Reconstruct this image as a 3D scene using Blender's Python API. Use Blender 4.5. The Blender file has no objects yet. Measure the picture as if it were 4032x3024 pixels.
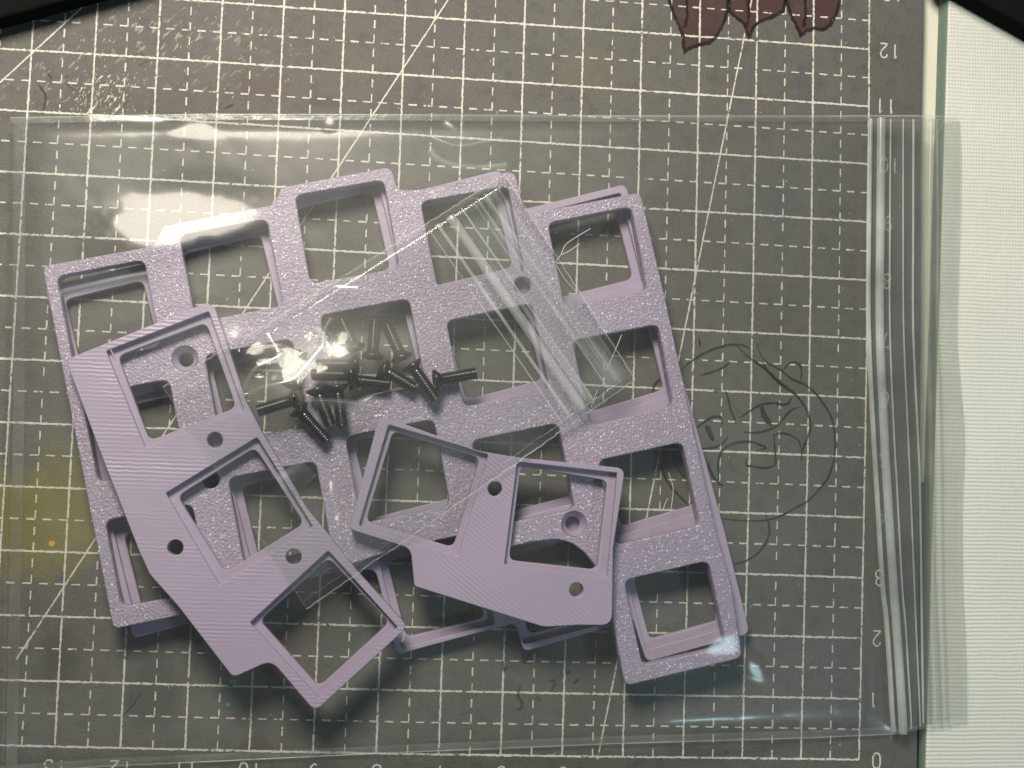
import bpy, bmesh, math, random
import numpy as np
from mathutils import Matrix, Vector

random.seed(7)
scene = bpy.context.scene
COL = scene.collection
CM = 0.01                                   # all layout below is in centimetres

# ------------------------------------------------------------------ camera
FPX = 5400.0                                # focal length in pixels of the 4032 px wide photo
CAMR = np.array([[0.99360315, 0.03527312, 0.10727809],
                 [-0.04304618, 0.99654518, 0.07102627],
                 [-0.10440215, -0.07518984, 0.9916888]])
CAMC = np.array([-8.37073961, 4.27291021, 22.33930161])
cam = bpy.data.cameras.new('camera')
cam.sensor_width = 36.0
cam.lens = 36.0 * FPX / 4032.0
cam.clip_start = 0.005
cam.clip_end = 10.0
camo = bpy.data.objects.new('camera', cam)
m = Matrix(CAMR.T.tolist()).to_4x4()
m.translation = Vector((CAMC * CM).tolist())
camo.matrix_world = m
COL.objects.link(camo)
scene.camera = camo

# ------------------------------------------------------------------ light
world = bpy.data.worlds.new('World')
scene.world = world
world.use_nodes = True
bg = world.node_tree.nodes['Background']
bg.inputs[0].default_value = (0.72, 0.88, 1.0, 1)
bg.inputs[1].default_value = 0.085


def area(name, loc, target, diam, power, color):
    l = bpy.data.lights.new(name, 'AREA')
    l.shape = 'DISK'
    l.size = diam * CM
    l.energy = power
    l.color = color
    o = bpy.data.objects.new(name, l)
    o.location = Vector(loc) * CM
    d = (Vector(target) - Vector(loc)).normalized()
    o.rotation_euler = d.to_track_quat('-Z', 'Y').to_euler()
    COL.objects.link(o)
    return o


LAMP = (-13.2, 21.5, 22.5)
COOL = (15.0, -10.0, 22.0)
area('desk_lamp_light', LAMP, (-9, 5, 0), 9.5, 1.25, (1.0, 0.91, 0.75))
area('cool_room_light', COOL, (-3, 4, 0), 3.2, 0.19, (0.62, 0.92, 1.0))

vs = scene.view_settings
vs.view_transform = 'Standard'
vs.look = 'None'
vs.exposure = 0.0
vs.gamma = 1.0
vs.use_curve_mapping = False
scene.cycles.transparent_max_bounces = 24
scene.cycles.max_bounces = 6
scene.cycles.use_denoising = True
scene.cycles.use_adaptive_sampling = True
scene.cycles.adaptive_threshold = 0.03


# ------------------------------------------------------------------ helpers
def at(u, v, z=0.0):
    """the point (cm) on the level z seen at pixel (u, v) of the photo"""
    d = np.array([(u - 2016) / FPX, -(v - 1512) / FPX, -1.0]) @ CAMR
    t = (z - CAMC[2]) / d[2]
    p = CAMC + d * t
    return (p[0], p[1])


def atl(pts, z=0.0):
    return [at(u, v, z) for u, v in pts]


def tag(o, label=None, cat=None, group=None, kind=None):
    if label: o['label'] = label
    if cat: o['category'] = cat
    if group: o['group'] = group
    if kind: o['kind'] = kind
    return o


def empty(name, x, y, z):
    o = bpy.data.objects.new(name, None)
    o.empty_display_size = 0.01
    o.location = (x * CM, y * CM, z * CM)
    COL.objects.link(o)
    return o


def link(name, mesh, mat, parent=None, smooth=False):
    o = bpy.data.objects.new(name, mesh)
    if mat and not mesh.materials:
        mesh.materials.append(mat)
    COL.objects.link(o)
    if smooth:
        mesh.polygons.foreach_set('use_smooth', [True] * len(mesh.polygons))
    if parent:
        o.parent = parent
        o.matrix_parent_inverse = Matrix.Translation(-parent.location) if parent.rotation_euler[:] == (0, 0, 0) else parent.matrix_world.inverted()
    return o


def from_data(name, verts, faces, mat, parent=None, smooth=False):
    me = bpy.data.meshes.new(name)
    me.from_pydata([(x * CM, y * CM, z * CM) for x, y, z in verts], [], faces)
    me.update()
    return link(name, me, mat, parent, smooth)


def round_poly(pts, r, seg=5):
    """round the corners of a polygon; r one radius or a list"""
    n = len(pts)
    out = []
    for i in range(n):
        p0, p1, p2 = np.array(pts[i - 1]), np.array(pts[i]), np.array(pts[(i + 1) % n])
        ri = r[i] if isinstance(r, (list, tuple)) else r
        a, b = p0 - p1, p2 - p1
        la, lb = np.linalg.norm(a), np.linalg.norm(b)
        a, b = a / la, b / lb
        ang = math.acos(max(-1, min(1, float(a @ b))))
        if ri <= 0 or ang > 3.0:
            out.append(tuple(p1)); continue
        t = min(ri / math.tan(ang / 2), la * 0.48, lb * 0.48)
        s, e = p1 + a * t, p1 + b * t
        for k in range(seg + 1):
            q = k / seg
            w0, w1, w2 = (1 - q) ** 2, 2 * q * (1 - q), q * q
            out.append(tuple(s * w0 + p1 * w1 + e * w2))
    return out


def circle(cx, cy, r, n=28):
    return [(cx + r * math.cos(2 * math.pi * i / n), cy + r * math.sin(2 * math.pi * i / n)) for i in range(n)]


def slab(name, outer, holes, z0, z1, mat, parent=None, bevel=0.012):
    """a plate: outline with holes, from z0 to z1, with slightly softened edges"""
    cu = bpy.data.curves.new(name, 'CURVE')
    cu.dimensions = '2D'
    cu.fill_mode = 'BOTH'
    cu.extrude = (z1 - z0) / 2 * CM - bevel * CM
    cu.bevel_depth = bevel * CM
    cu.bevel_resolution = 1
    cu.offset = -bevel * CM
    for loop in [outer] + holes:
        sp = cu.splines.new('POLY')
        sp.points.add(len(loop) - 1)
        for p, (x, y) in zip(sp.points, loop):
            p.co = (x * CM, y * CM, 0, 1)
        sp.use_cyclic_u = True
    tmp = bpy.data.objects.new('tmp', cu)
    COL.objects.link(tmp)
    dg = bpy.context.evaluated_depsgraph_get()
    me = bpy.data.meshes.new_from_object(tmp.evaluated_get(dg))
    bpy.data.objects.remove(tmp)
    bpy.data.curves.remove(cu)
    me.transform(Matrix.Translation((0, 0, (z0 + z1) / 2 * CM)))
    me.materials.clear()
    me.name = name
    return link(name, me, mat, parent)


def inflate(quad, d):
    """offset a convex polygon outwards by d"""
    c = np.mean(np.array(quad), axis=0)
    n = len(quad)
    out = []
    Q = [np.array(q) for q in quad]
    area2 = sum(Q[i][0] * Q[(i + 1) % n][1] - Q[(i + 1) % n][0] * Q[i][1] for i in range(n))
    s = 1 if area2 > 0 else -1
    lines = []
    for i in range(n):
        a, b = Q[i], Q[(i + 1) % n]
        t = (b - a) / np.linalg.norm(b - a)
        nrm = np.array([t[1], -t[0]]) * s
        lines.append((a + nrm * d, t))
    for i in range(n):
        p, t = lines[i - 1]
        q, u = lines[i]
        A = np.array([[t[0], -u[0]], [t[1], -u[1]]])
        k = np.linalg.solve(A, q - p)
        out.append(tuple(p + t * k[0]))
    return out


class Strips:
    """many flat strokes collected into one printed layer"""
    def __init__(self, z):
        self.v, self.f, self.z = [], [], z

    def line(self, pts, w, jit=0.0, step=0.03, taper=False):
        P = [np.array(p, float) for p in pts]
        dense = [P[0]]
        for a, b in zip(P[:-1], P[1:]):
            n = max(1, int(np.linalg.norm(b - a) / step))
            for k in range(1, n + 1):
                dense.append(a + (b - a) * k / n)
        base = len(self.v)
        N = len(dense)
        for i, p in enumerate(dense):
            t = dense[min(i + 1, N - 1)] - dense[max(i - 1, 0)]
            t = t / (np.linalg.norm(t) + 1e-9)
            n = np.array([-t[1], t[0]])
            ww = w / 2
            if taper:
                q = min(i, N - 1 - i) / max(1, N - 1) * 2
                ww *= 0.35 + 0.65 * min(1, q * 2.5)
            a = ww * (1 + jit * random.uniform(-1, 1))
            b = ww * (1 + jit * random.uniform(-1, 1))
            self.v.append((*(p + n * a), self.z))
            self.v.append((*(p - n * b), self.z))
        for i in range(N - 1):
            k = base + 2 * i
            self.f.append((k, k + 1, k + 3, k + 2))

    def poly(self, pts):
        base = len(self.v)
        self.v += [(x, y, self.z) for x, y in pts]
        self.f.append(tuple(range(base, base + len(pts))))

    def build(self, name, mat, parent):
        return from_data(name, self.v, self.f, mat, parent)


def smooth_line(pts, n=6):
    """Catmull-Rom through the points"""
    P = [np.array(p, float) for p in pts]
    P = [2 * P[0] - P[1]] + P + [2 * P[-1] - P[-2]]
    out = []
    for i in range(1, len(P) - 2):
        for k in range(n):
            t = k / n
            a, b, c, d = P[i - 1], P[i], P[i + 1], P[i + 2]
            out.append(0.5 * ((2 * b) + (c - a) * t + (2 * a - 5 * b + 4 * c - d) * t * t + (3 * b - a - 3 * c + d) * t ** 3))
    out.append(P[-2])
    return out


# ------------------------------------------------------------------ materials
class Mat:
    def __init__(self, name):
        self.m = bpy.data.materials.new(name)
        self.m.use_nodes = True
        self.t = self.m.node_tree
        self.t.nodes.clear()
        self.out = self.n('ShaderNodeOutputMaterial')

    def n(self, typ, **kw):
        nd = self.t.nodes.new(typ)
        for k, v in kw.items():
            if k.startswith('i_'):
                nd.inputs[k[2:].replace('_', ' ')].default_value = v
            else:
                setattr(nd, k, v)
        return nd

    def l(self, a, b):
        self.t.links.new(a, b)

    def obj(self, scale=(1, 1, 1), rot=(0, 0, 0)):
        tc = self.n('ShaderNodeTexCoord')
        mp = self.n('ShaderNodeMapping')
        mp.inputs['Rotation'].default_value = rot
        self.l(tc.outputs['Object'], mp.inputs['Vector'])
        m2 = self.n('ShaderNodeMapping')              # turned first, then stretched
        m2.inputs['Scale'].default_value = scale
        self.l(mp.outputs['Vector'], m2.inputs['Vector'])
        return m2.outputs['Vector']

    def noise(self, vec, scale, detail=4, rough=0.5):
        nd = self.n('ShaderNodeTexNoise')
        nd.inputs['Scale'].default_value = scale
        nd.inputs['Detail'].default_value = detail
        nd.inputs['Roughness'].default_value = rough
        if vec: self.l(vec, nd.inputs['Vector'])
        return nd.outputs['Fac']

    def ramp(self, fac, stops):
        nd = self.n('ShaderNodeValToRGB')
        el = nd.color_ramp.elements
        while len(el) < len(stops): el.new(0.5)
        for e, (p, c) in zip(el, stops):
            e.position = p
            e.color = c if len(c) == 4 else (*c, 1)
        self.l(fac, nd.inputs['Fac'])
        return nd.outputs['Color']

    def math(self, op, a, b=None, clamp=False):
        nd = self.n('ShaderNodeMath', operation=op)
        nd.use_clamp = clamp
        for i, x in enumerate((a, b)):
            if x is None: continue
            if isinstance(x, (int, float)): nd.inputs[i].default_value = x
            else: self.l(x, nd.inputs[i])
        return nd.outputs[0]

    def mix(self, fac, a, b):
        nd = self.n('ShaderNodeMix', data_type='RGBA')
        for s, x in (('Factor', fac), ('A', a), ('B', b)):
            sock = [i for i in nd.inputs if i.name == s and i.enabled][0]
            if isinstance(x, (int, float)): sock.default_value = x
            elif isinstance(x, (tuple, list)): sock.default_value = (*x, 1) if len(x) == 3 else x
            else: self.l(x, sock)
        return [o for o in nd.outputs if o.enabled][0]

    def bump(self, h, strength, dist, normal=None):
        nd = self.n('ShaderNodeBump')
        nd.inputs['Strength'].default_value = strength
        nd.inputs['Distance'].default_value = dist * CM
        self.l(h, nd.inputs['Height'])
        if normal: self.l(normal, nd.inputs['Normal'])
        return nd.outputs['Normal']

    def principled(self, color, rough=0.5, normal=None, spec=0.5, metallic=0.0):
        p = self.n('ShaderNodeBsdfPrincipled')
        if isinstance(color, (tuple, list)): p.inputs['Base Color'].default_value = (*color[:3], 1)
        else: self.l(color, p.inputs['Base Color'])
        if isinstance(rough, (int, float)): p.inputs['Roughness'].default_value = rough
        else: self.l(rough, p.inputs['Roughness'])
        p.inputs['Specular IOR Level'].default_value = spec
        p.inputs['Metallic'].default_value = metallic
        if normal: self.l(normal, p.inputs['Normal'])
        return p.outputs[0]

    def done(self, sh):
        self.l(sh, self.out.inputs['Surface'])
        return self.m


def spot_mask(M, vec, cx, cy, rx, ry, ragged=0.5, seed=0.0):
    """soft ragged patch round (cx, cy) in cm"""
    mp = M.n('ShaderNodeMapping')
    mp.vector_type = 'POINT'
    mp.inputs['Location'].default_value = (-cx / rx, -cy / ry, seed)
    mp.inputs['Scale'].default_value = (100.0 / rx, 100.0 / ry, 1)
    M.l(vec, mp.inputs['Vector'])
    ln = M.n('ShaderNodeVectorMath', operation='LENGTH')
    sep = M.n('ShaderNodeSeparateXYZ'); M.l(mp.outputs[0], sep.inputs[0])
    cmb = M.n('ShaderNodeCombineXYZ'); M.l(sep.outputs[0], cmb.inputs[0]); M.l(sep.outputs[1], cmb.inputs[1])
    M.l(cmb.outputs[0], ln.inputs[0])
    nz = M.noise(vec, 350, 4, 0.6)
    d = M.math('ADD', ln.outputs['Value'], M.math('MULTIPLY', M.math('SUBTRACT', nz, 0.5), ragged * 2))
    return M.math('SUBTRACT', 1.0, d, clamp=True)


def mat_cutting_mat():
    M = Mat('cutting mat vinyl')
    v = M.obj()
    big = M.noise(v, 60, 5, 0.55)
    mid = M.noise(v, 420, 4, 0.6)
    fine = M.noise(v, 2600, 3, 0.7)
    col = M.ramp(big, [(0.3, (0.082, 0.0785, 0.077)), (0.7, (0.108, 0.104, 0.101))])
    col = M.mix(M.math('MULTIPLY', M.ramp(fine, [(0.35, (0, 0, 0)), (0.75, (1, 1, 1))]), 0.6), col, (0.150, 0.147, 0.138))
    col = M.mix(M.math('MULTIPLY', M.ramp(mid, [(0.35, (1, 1, 1)), (0.5, (0, 0, 0))]), 0.35), col, (0.062, 0.060, 0.055))
    # stains of paint and ink the mat has kept
    for (u, w, rx, ry, c, k, rg) in (
        (120, 2060, 1.5, 1.1, (0.17, 0.15, 0.03), 0.75, 0.7),
        (330, 1950, 1.2, 1.2, (0.16, 0.155, 0.06), 0.6, 0.6),
        (1040, 335, 0.5, 0.25, (0.11, 0.075, 0.068), 0.55, 1.3),
        (1300, 400, 0.55, 0.12, (0.09, 0.065, 0.058), 0.5, 1.3),
        (3170, 330, 0.35, 0.5, (0.075, 0.075, 0.10), 0.5, 1.1),
        (3040, 790, 0.5, 0.5, (0.075, 0.08, 0.095), 0.5, 1.1),
        (600, 2720, 0.5, 0.8, (0.07, 0.07, 0.068), 0.8, 0.6),
        (230, 2600, 0.4, 0.6, (0.07, 0.068, 0.06), 0.9, 0.9),
        (1180, 2870, 0.3, 0.3, (0.07, 0.068, 0.06), 0.7, 0.6),
        (1010, 2940, 0.3, 0.25, (0.07, 0.068, 0.06), 0.8, 0.6),
        (330, 450, 1.0, 0.6, (0.09, 0.087, 0.075), 0.7, 0.9),
        (640, 420, 0.8, 0.4, (0.09, 0.087, 0.075), 0.6, 0.9),
        (2310, 280, 0.6, 0.5, (0.14, 0.12, 0.09), 0.5, 0.6),
    ):
        cx, cy = at(u, w)
        mk = spot_mask(M, v, cx, cy, rx, ry, rg, seed=u * 0.01)
        col = M.mix(M.math('MULTIPLY', M.math('MULTIPLY', mk, 2.0, clamp=True), k), col, c)
    # pale scuffs
    sc = M.n('ShaderNodeTexNoise'); sc.inputs['Scale'].default_value = 1500; sc.inputs['Detail'].default_value = 2
    stretch = M.obj((1.0, 0.35, 1), (0, 0, 0.7)); M.l(stretch, sc.inputs['Vector'])
    fleck = M.ramp(sc.outputs['Fac'], [(0.60, (0, 0, 0)), (0.66, (1, 1, 1))])
    cx, cy = at(400, 380)
    zone = spot_mask(M, v, cx, cy, 0.55, 0.45, 0.4)
    cx, cy = at(650, 160)
    zone2 = spot_mask(M, v, cx, cy, 2.6, 1.0, 0.7)
    cx, cy = at(250, 330)
    zone3 = spot_mask(M, v, cx, cy, 1.5, 0.8, 0.7)
    z = M.math('ADD', M.math('MULTIPLY', zone, 2.5), M.math('ADD', M.math('MULTIPLY', zone2, 0.4), M.math('MULTIPLY', zone3, 0.35)), clamp=True)
    col = M.mix(M.math('MULTIPLY', fleck, z), col, (0.55, 0.54, 0.48))
    nm = M.bump(M.math('ADD', fine, M.math('MULTIPLY', mid, 0.6)), 0.75, 0.016)
    return M.done(M.principled(col, 0.62, nm, 0.30))


def mat_print(name, color, wear=0.45, scale=900):
    """ink that is worn away in places, so the mat shows through"""
    M = Mat(name)
    v = M.obj()
    a = M.noise(v, scale, 3, 0.65)
    b = M.noise(v, 120, 2, 0.5)
    keep = M.ramp(M.math('ADD', a, M.math('MULTIPLY', M.math('SUBTRACT', b, 0.5), 0.35)), [(wear - 0.10, (0, 0, 0)), (wear, (1, 1, 1))])
    col = M.mix(M.noise(v, 500, 3), tuple(c * 0.82 for c in color), color)
    p = M.principled(col, 0.7, None, 0.2)
    tr = M.n('ShaderNodeBsdfTransparent')
    mx = M.n('ShaderNodeMixShader')
    M.l(keep, mx.inputs[0]); M.l(tr.outputs[0], mx.inputs[1]); M.l(p, mx.inputs[2])
    return M.done(mx.outputs[0])


def mat_ink(name, color, alpha, scale=300, lo=0.25, hi=0.6):
    M = Mat(name)
    v = M.obj()
    a = M.ramp(M.noise(v, scale, 4, 0.6), [(lo, (0.35 * alpha,) * 3), (hi, (alpha,) * 3)])
    p = M.principled(color, 0.75, None, 0.15)
    tr = M.n('ShaderNodeBsdfTransparent')
    mx = M.n('ShaderNodeMixShader')
    M.l(a, mx.inputs[0]); M.l(tr.outputs[0], mx.inputs[1]); M.l(p, mx.inputs[2])
    return M.done(mx.outputs[0])


LILAC = (0.300, 0.257, 0.362)


def mat_plastic(kind, rot=0.0):
    M = Mat('lilac printed plastic ' + kind)
    v = M.obj()
    tint = M.noise(v, 90, 3)
    col = M.mix(tint, tuple(c * 0.94 for c in LILAC), tuple(c * 1.06 for c in LILAC))
    if kind == 'pebbled':                    # the face printed on a rough bed: fine glittering pebbles
        vo = M.n('ShaderNodeTexVoronoi'); vo.inputs['Scale'].default_value = 2600; M.l(v, vo.inputs['Vector'])
        vo.feature = 'F1'
        nz = M.noise(v, 2200, 3, 0.6)
        h = M.math('ADD', M.math('MULTIPLY', vo.outputs['Distance'], -0.9), M.math('MULTIPLY', nz, 1.1))
        nm = M.bump(h, 0.7, 0.014)
        col = M.mix(M.ramp(nz, [(0.35, (1, 1, 1)), (0.55, (0, 0, 0))]), col, tuple(c * 0.80 for c in LILAC))
        # sparse flakes
        fl = M.n('ShaderNodeTexVoronoi'); fl.inputs['Scale'].default_value = 2300; M.l(v, fl.inputs['Vector'])
        sep = M.n('ShaderNodeSeparateColor'); M.l(fl.outputs['Color'], sep.inputs[0])
        spark = M.math('MULTIPLY', M.math('GREATER_THAN', sep.outputs[0], 0.72), M.math('LESS_THAN', fl.outputs['Distance'], 0.30))
        col = M.mix(M.math('MULTIPLY', spark, 0.62), col, (0.90, 0.87, 0.93))
        rough = M.math('SUBTRACT', 0.45, M.math('MULTIPLY', spark, 0.20))
        return M.done(M.principled(col, rough, nm, 0.55))
    if kind != 'pebbled':
        col = M.mix(tint, tuple(c * 1.04 for c in LILAC), tuple(c * 1.15 for c in LILAC))
    if kind == 'lined':                      # top layer laid down in parallel tracks
        wv = M.n('ShaderNodeTexWave'); wv.wave_type = 'BANDS'; wv.bands_direction = 'Y'
        wv.inputs['Scale'].default_value = 500; wv.inputs['Distortion'].default_value = 2.2
        wv.inputs['Detail'].default_value = 3; wv.inputs['Detail Scale'].default_value = 1.5
        M.l(M.obj((1, 1, 1), (0, 0, rot)), wv.inputs['Vector'])
        patch = M.noise(M.obj((0.5, 2.0, 1), (0, 0, rot)), 90, 3, 0.6)
        h = M.math('MULTIPLY', wv.outputs['Fac'], M.ramp(patch, [(0.42, (0.05,) * 3), (0.72, (1, 1, 1))]))
        h = M.math('ADD', h, M.math('MULTIPLY', M.noise(v, 2200, 2), 0.25))
        nm = M.bump(h, 0.5, 0.012)
        return M.done(M.principled(col, 0.40, nm, 0.5))
    # 'layered': ledges and walls, fine grain
    h = M.noise(M.obj((1, 1, 4)), 1300, 3, 0.6)
    nm = M.bump(h, 0.5, 0.010)
    return M.done(M.principled(col, 0.5, nm, 0.4))


def mat_film(name, haze=0.045, rough=0.06, ior=1.55, tint=(0.975, 0.982, 0.98), haze_col=(0.86, 0.90, 0.90), bump=0.25, bscale=60, streak=None, soft=0.20):
    M = Mat(name)
    v = M.obj()
    cloud = M.noise(v, 70, 4, 0.55)
    h = M.noise(v, bscale, 5, 0.55)
    nm = M.bump(h, bump, 0.03)
    tr = M.n('ShaderNodeBsdfTransparent'); tr.inputs[0].default_value = (*tint, 1)
    g1 = M.n('ShaderNodeBsdfGlossy'); g1.inputs['Roughness'].default_value = rough
    g2 = M.n('ShaderNodeBsdfGlossy'); g2.inputs['Roughness'].default_value = 0.40
    M.l(nm, g1.inputs['Normal'])
    gm = M.n('ShaderNodeMixShader'); gm.inputs[0].default_value = soft
    M.l(g1.outputs[0], gm.inputs[1]); M.l(g2.outputs[0], gm.inputs[2])
    fr = M.n('ShaderNodeFresnel'); fr.inputs['IOR'].default_value = ior
    df = M.n('ShaderNodeBsdfDiffuse'); df.inputs['Color'].default_value = (*haze_col, 1)
    tl = M.n('ShaderNodeBsdfTranslucent'); tl.inputs['Color'].default_value = (*haze_col, 1)
    hz = M.n('ShaderNodeMixShader'); hz.inputs[0].default_value = 0.35
    M.l(df.outputs[0], hz.inputs[1]); M.l(tl.outputs[0], hz.inputs[2])
    hf = M.ramp(cloud, [(0.35, (haze * 0.55,) * 3), (0.70, (haze * 1.5,) * 3)])
    if streak:
        ang, amt = streak
        sn = M.noise(M.obj((0.04, 1.0, 1.0), (0, 0, ang)), 900, 4, 0.6)
        hf = M.math('ADD', hf, M.math('MULTIPLY', M.ramp(sn, [(0.50, (0, 0, 0)), (0.72, (1, 1, 1))]), amt))
    m1 = M.n('ShaderNodeMixShader')
    M.l(hf, m1.inputs[0]); M.l(tr.outputs[0], m1.inputs[1]); M.l(hz.outputs[0], m1.inputs[2])
    m2 = M.n('ShaderNodeMixShader')
    M.l(M.math('MINIMUM', fr.outputs[0], 0.13), m2.inputs[0]); M.l(m1.outputs[0], m2.inputs[1]); M.l(gm.outputs[0], m2.inputs[2])
    return M.done(m2.outputs[0])


def mat_canvas():
    M = Mat('woven canvas')
    v = M.obj((1, 1, 1), (0, 0, -0.02))
    nx = M.n('ShaderNodeTexWave'); nx.bands_direction = 'Y'; nx.inputs['Scale'].default_value = 560; nx.inputs['Distortion'].default_value = 1.8; nx.inputs['Detail Scale'].default_value = 0.4
    ny = M.n('ShaderNodeTexWave'); ny.bands_direction = 'X'; ny.inputs['Scale'].default_value = 560; ny.inputs['Distortion'].default_value = 2.0; ny.inputs['Detail Scale'].default_value = 0.4
    nx.inputs['Scale'].default_value = 480; ny.inputs['Scale'].default_value = 600
    M.l(v, nx.inputs['Vector']); M.l(v, ny.inputs['Vector'])
    h = M.math('ADD', M.math('MULTIPLY', nx.outputs['Fac'], 1.0), M.math('MULTIPLY', ny.outputs['Fac'], 0.40))
    h = M.math('ADD', h, M.math('MULTIPLY', M.noise(v, 900, 3), 1.4))
    nm = M.bump(h, 0.55, 0.014)
    col = M.ramp(M.noise(v, 40, 4), [(0.3, (0.61, 0.625, 0.585)), (0.7, (0.67, 0.685, 0.65))])
    return M.done(M.principled(col, 0.8, nm, 0.2))


def mat_simple(name, color, rough=0.5, spec=0.4, nscale=400, namt=0.10, bump=0.0):
    M = Mat(name)
    v = M.obj()
    nz = M.noise(v, nscale, 4, 0.6)
    col = M.mix(nz, tuple(c * (1 - namt) for c in color), tuple(min(1, c * (1 + namt)) for c in color))
    nm = M.bump(nz, bump, 0.01) if bump else None
    return M.done(M.principled(col, rough, nm, spec))


MAT = mat_cutting_mat()
WHITE = mat_print('worn white print', (0.60, 0.595, 0.55), 0.42)
WHITE2 = mat_print('worn white dashes', (0.60, 0.595, 0.55), 0.40)
INK = mat_ink('black marker ink', (0.026, 0.027, 0.025), 0.76)
PEN = mat_ink('faded pen', (0.05, 0.05, 0.046), 0.6)
PETALINK = mat_ink('maroon marker ink', (0.080, 0.042, 0.045), 0.80, 160, 0.3, 0.62)
DARKINK = mat_ink('dark maroon outline ink', (0.022, 0.016, 0.018), 0.96)
PEB = mat_plastic('pebbled')
LINE_T = mat_plastic('lined', 0.0)
LINE_S = mat_plastic('lined', math.radians(-142))
LAYER = mat_plastic('layered')
FILM = mat_film('clear bag film', haze=0.026, rough=0.15, ior=1.46, soft=0.76, haze_col=(0.80, 0.89, 0.95))
FILMB = mat_film('clear bag back film', haze=0.012, rough=0.15, ior=1.3)
INNER = mat_film('small bag film', haze=0.010, rough=0.07, ior=1.31, soft=0.08, haze_col=(0.82, 0.88, 0.88), bump=0.4, bscale=90)
SEAM = mat_film('welded seam film', haze=0.10, rough=0.2, bump=0.6, bscale=300)
ZIP = mat_film('zip track plastic', haze=0.46, rough=0.16, ior=1.5, haze_col=(0.80, 0.86, 0.85), bump=0.2, streak=None)
ZIPDIM = mat_film('zip base plastic', haze=0.10, rough=0.2, ior=1.4, bump=0.2, haze_col=(0.56, 0.61, 0.62), tint=(0.88, 0.90, 0.90))
LIP = mat_film('bag lip film', haze=0.20, rough=0.25, ior=1.4, haze_col=(0.60, 0.62, 0.60), bump=0.4, bscale=120, tint=(0.91, 0.92, 0.905))
CANVAS = mat_canvas()
CSIDE = mat_simple('canvas side', (0.20, 0.27, 0.24), 0.8, 0.2)  # edge of the white canvas, its shade put into a darker teal colour
PAPER = mat_simple('white paper', (0.70, 0.69, 0.62), 0.85, 0.2, 60, 0.04)
TABLE = mat_simple('table laminate', (0.20, 0.19, 0.17), 0.6, 0.3)
STEEL = mat_simple('black oxide steel', (0.007, 0.0075, 0.008), 0.24, 0.55, 900, 0.2)
BLACKBOX = mat_simple('shadow box black', (0.008, 0.008, 0.008), 1.0, 0.02)  # for the added boxes, near black so any visible part merges with its shadow
THREAD = mat_simple('pale plastic string', (0.62, 0.58, 0.60), 0.4, 0.4)

# ------------------------------------------------------------------ the table, paper and canvas
MAT_T = 0.25
tb = from_data('table_top', [(-60, -50, -0.30), (60, -50, -0.30), (60, 60, -0.30), (-60, 60, -0.30)], [(0, 1, 2, 3)], TABLE)
tag(tb, kind='structure')

pl = [at(3560, -200, -0.25), at(3700, -200, -0.25), at(3684, 0, -0.25), at(3671, 455, -0.25), at(3650, 1300, -0.25), at(3560, 1300, -0.25)]
ps = slab('paper_sheet', [at(3560, -250, -0.25), at(3760, -250, -0.25), at(3730, 1900, -0.25), at(3560, 1900, -0.25)], [], -0.292, -0.262, PAPER, None, 0.004)
tag(ps, 'strip of white paper lying between the cutting mat and the canvas', 'paper')

cb = empty('canvas_board', *at(3900, 1500, -0.26), -0.26)
tag(cb, 'white woven canvas board beside the right edge of the cutting mat', 'canvas')
CT = 0.16
cl = [at(3739, -300, CT), at(3737, 0, CT), at(3694, 1400, CT), at(3646, 3024, CT), at(3636, 3400, CT)]
rt = [(cl[-1][0] + 14, cl[-1][1]), (cl[0][0] + 14, cl[0][1])]
outline = cl + rt


def rounded_board(outl, z0, z1):
    core = slab('canvas_face', outl, [], z1 - 0.055, z1, CANVAS, cb, 0.025)
    side = slab('canvas_side', inflate(outl, 0.012), [], z0, z1 - 0.03, CSIDE, cb, 0.01)


rounded_board(outline, -0.26, CT)

# ------------------------------------------------------------------ the cutting mat
# small unevenness of the printed grid, measured from its crossings
GX = [0.0013, -0.013, -0.0148, -0.003, 0.0087, 0.0047, 0.0039, -0.0185, -0.0032, 0.0164, 0.0087, -0.0058, -0.0184, -0.0032, -0.0108]
GY = [0.0071, 0.0347, -0.0246, -0.0109, 0.0115, -0.0141, 0.0036, 0.0092, -0.0047, 0.0135, -0.0199, 0.0132, -0.0026, 0.0076, -0.0176]


def G(X, Y):
    x, y = max(-1.15, min(1.05, (X + 7) / 7)), max(-1.1, min(1.25, (Y - 6) / 6))
    b = [x ** i * y ** j for i in range(5) for j in range(5 - i)]
    return (X + sum(p * q for p, q in zip(GX, b)), Y + sum(p * q for p, q in zip(GY, b)))


matroot = empty('cutting_mat', -7, 6, -MAT_T)
tag(matroot, 'grey-brown cutting mat printed with a white centimetre grid', 'cutting mat')
e0, e1 = at(3632, 0, 0), at(3612, 2980, 0)
d = (e1[0] - e0[0]) / (e1[1] - e0[1])
xr = lambda y: e0[0] + d * (y - e0[1])
body = slab('mat_body', [(-32, -8), (xr(-8), -8), (xr(3), 3), (xr(8) - 0.005, 8), (xr(10) - 0.02, 10), (xr(11.5) - 0.005, 11.5), (xr(12.5) + 0.015, 12.5), (xr(26), 26), (-32, 26)], [], -MAT_T - 0.04, 0, MAT, matroot, 0.008)

LW = 0.029
for k in range(0, 17):
    S1 = Strips(0.0028)
    S1.line([G(-k, y) for y in np.arange(0, 15.01, 0.5)], LW, 0.45)
    S1.build('grid_line', WHITE, matroot)
for j in range(0, 15):
    S1 = Strips(0.0040)
    S1.line([G(x, j) for x in np.arange(-17, 0.01, 0.5)], LW * 1.08, 0.45)
    S1.build('grid_line', WHITE, matroot)

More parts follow.
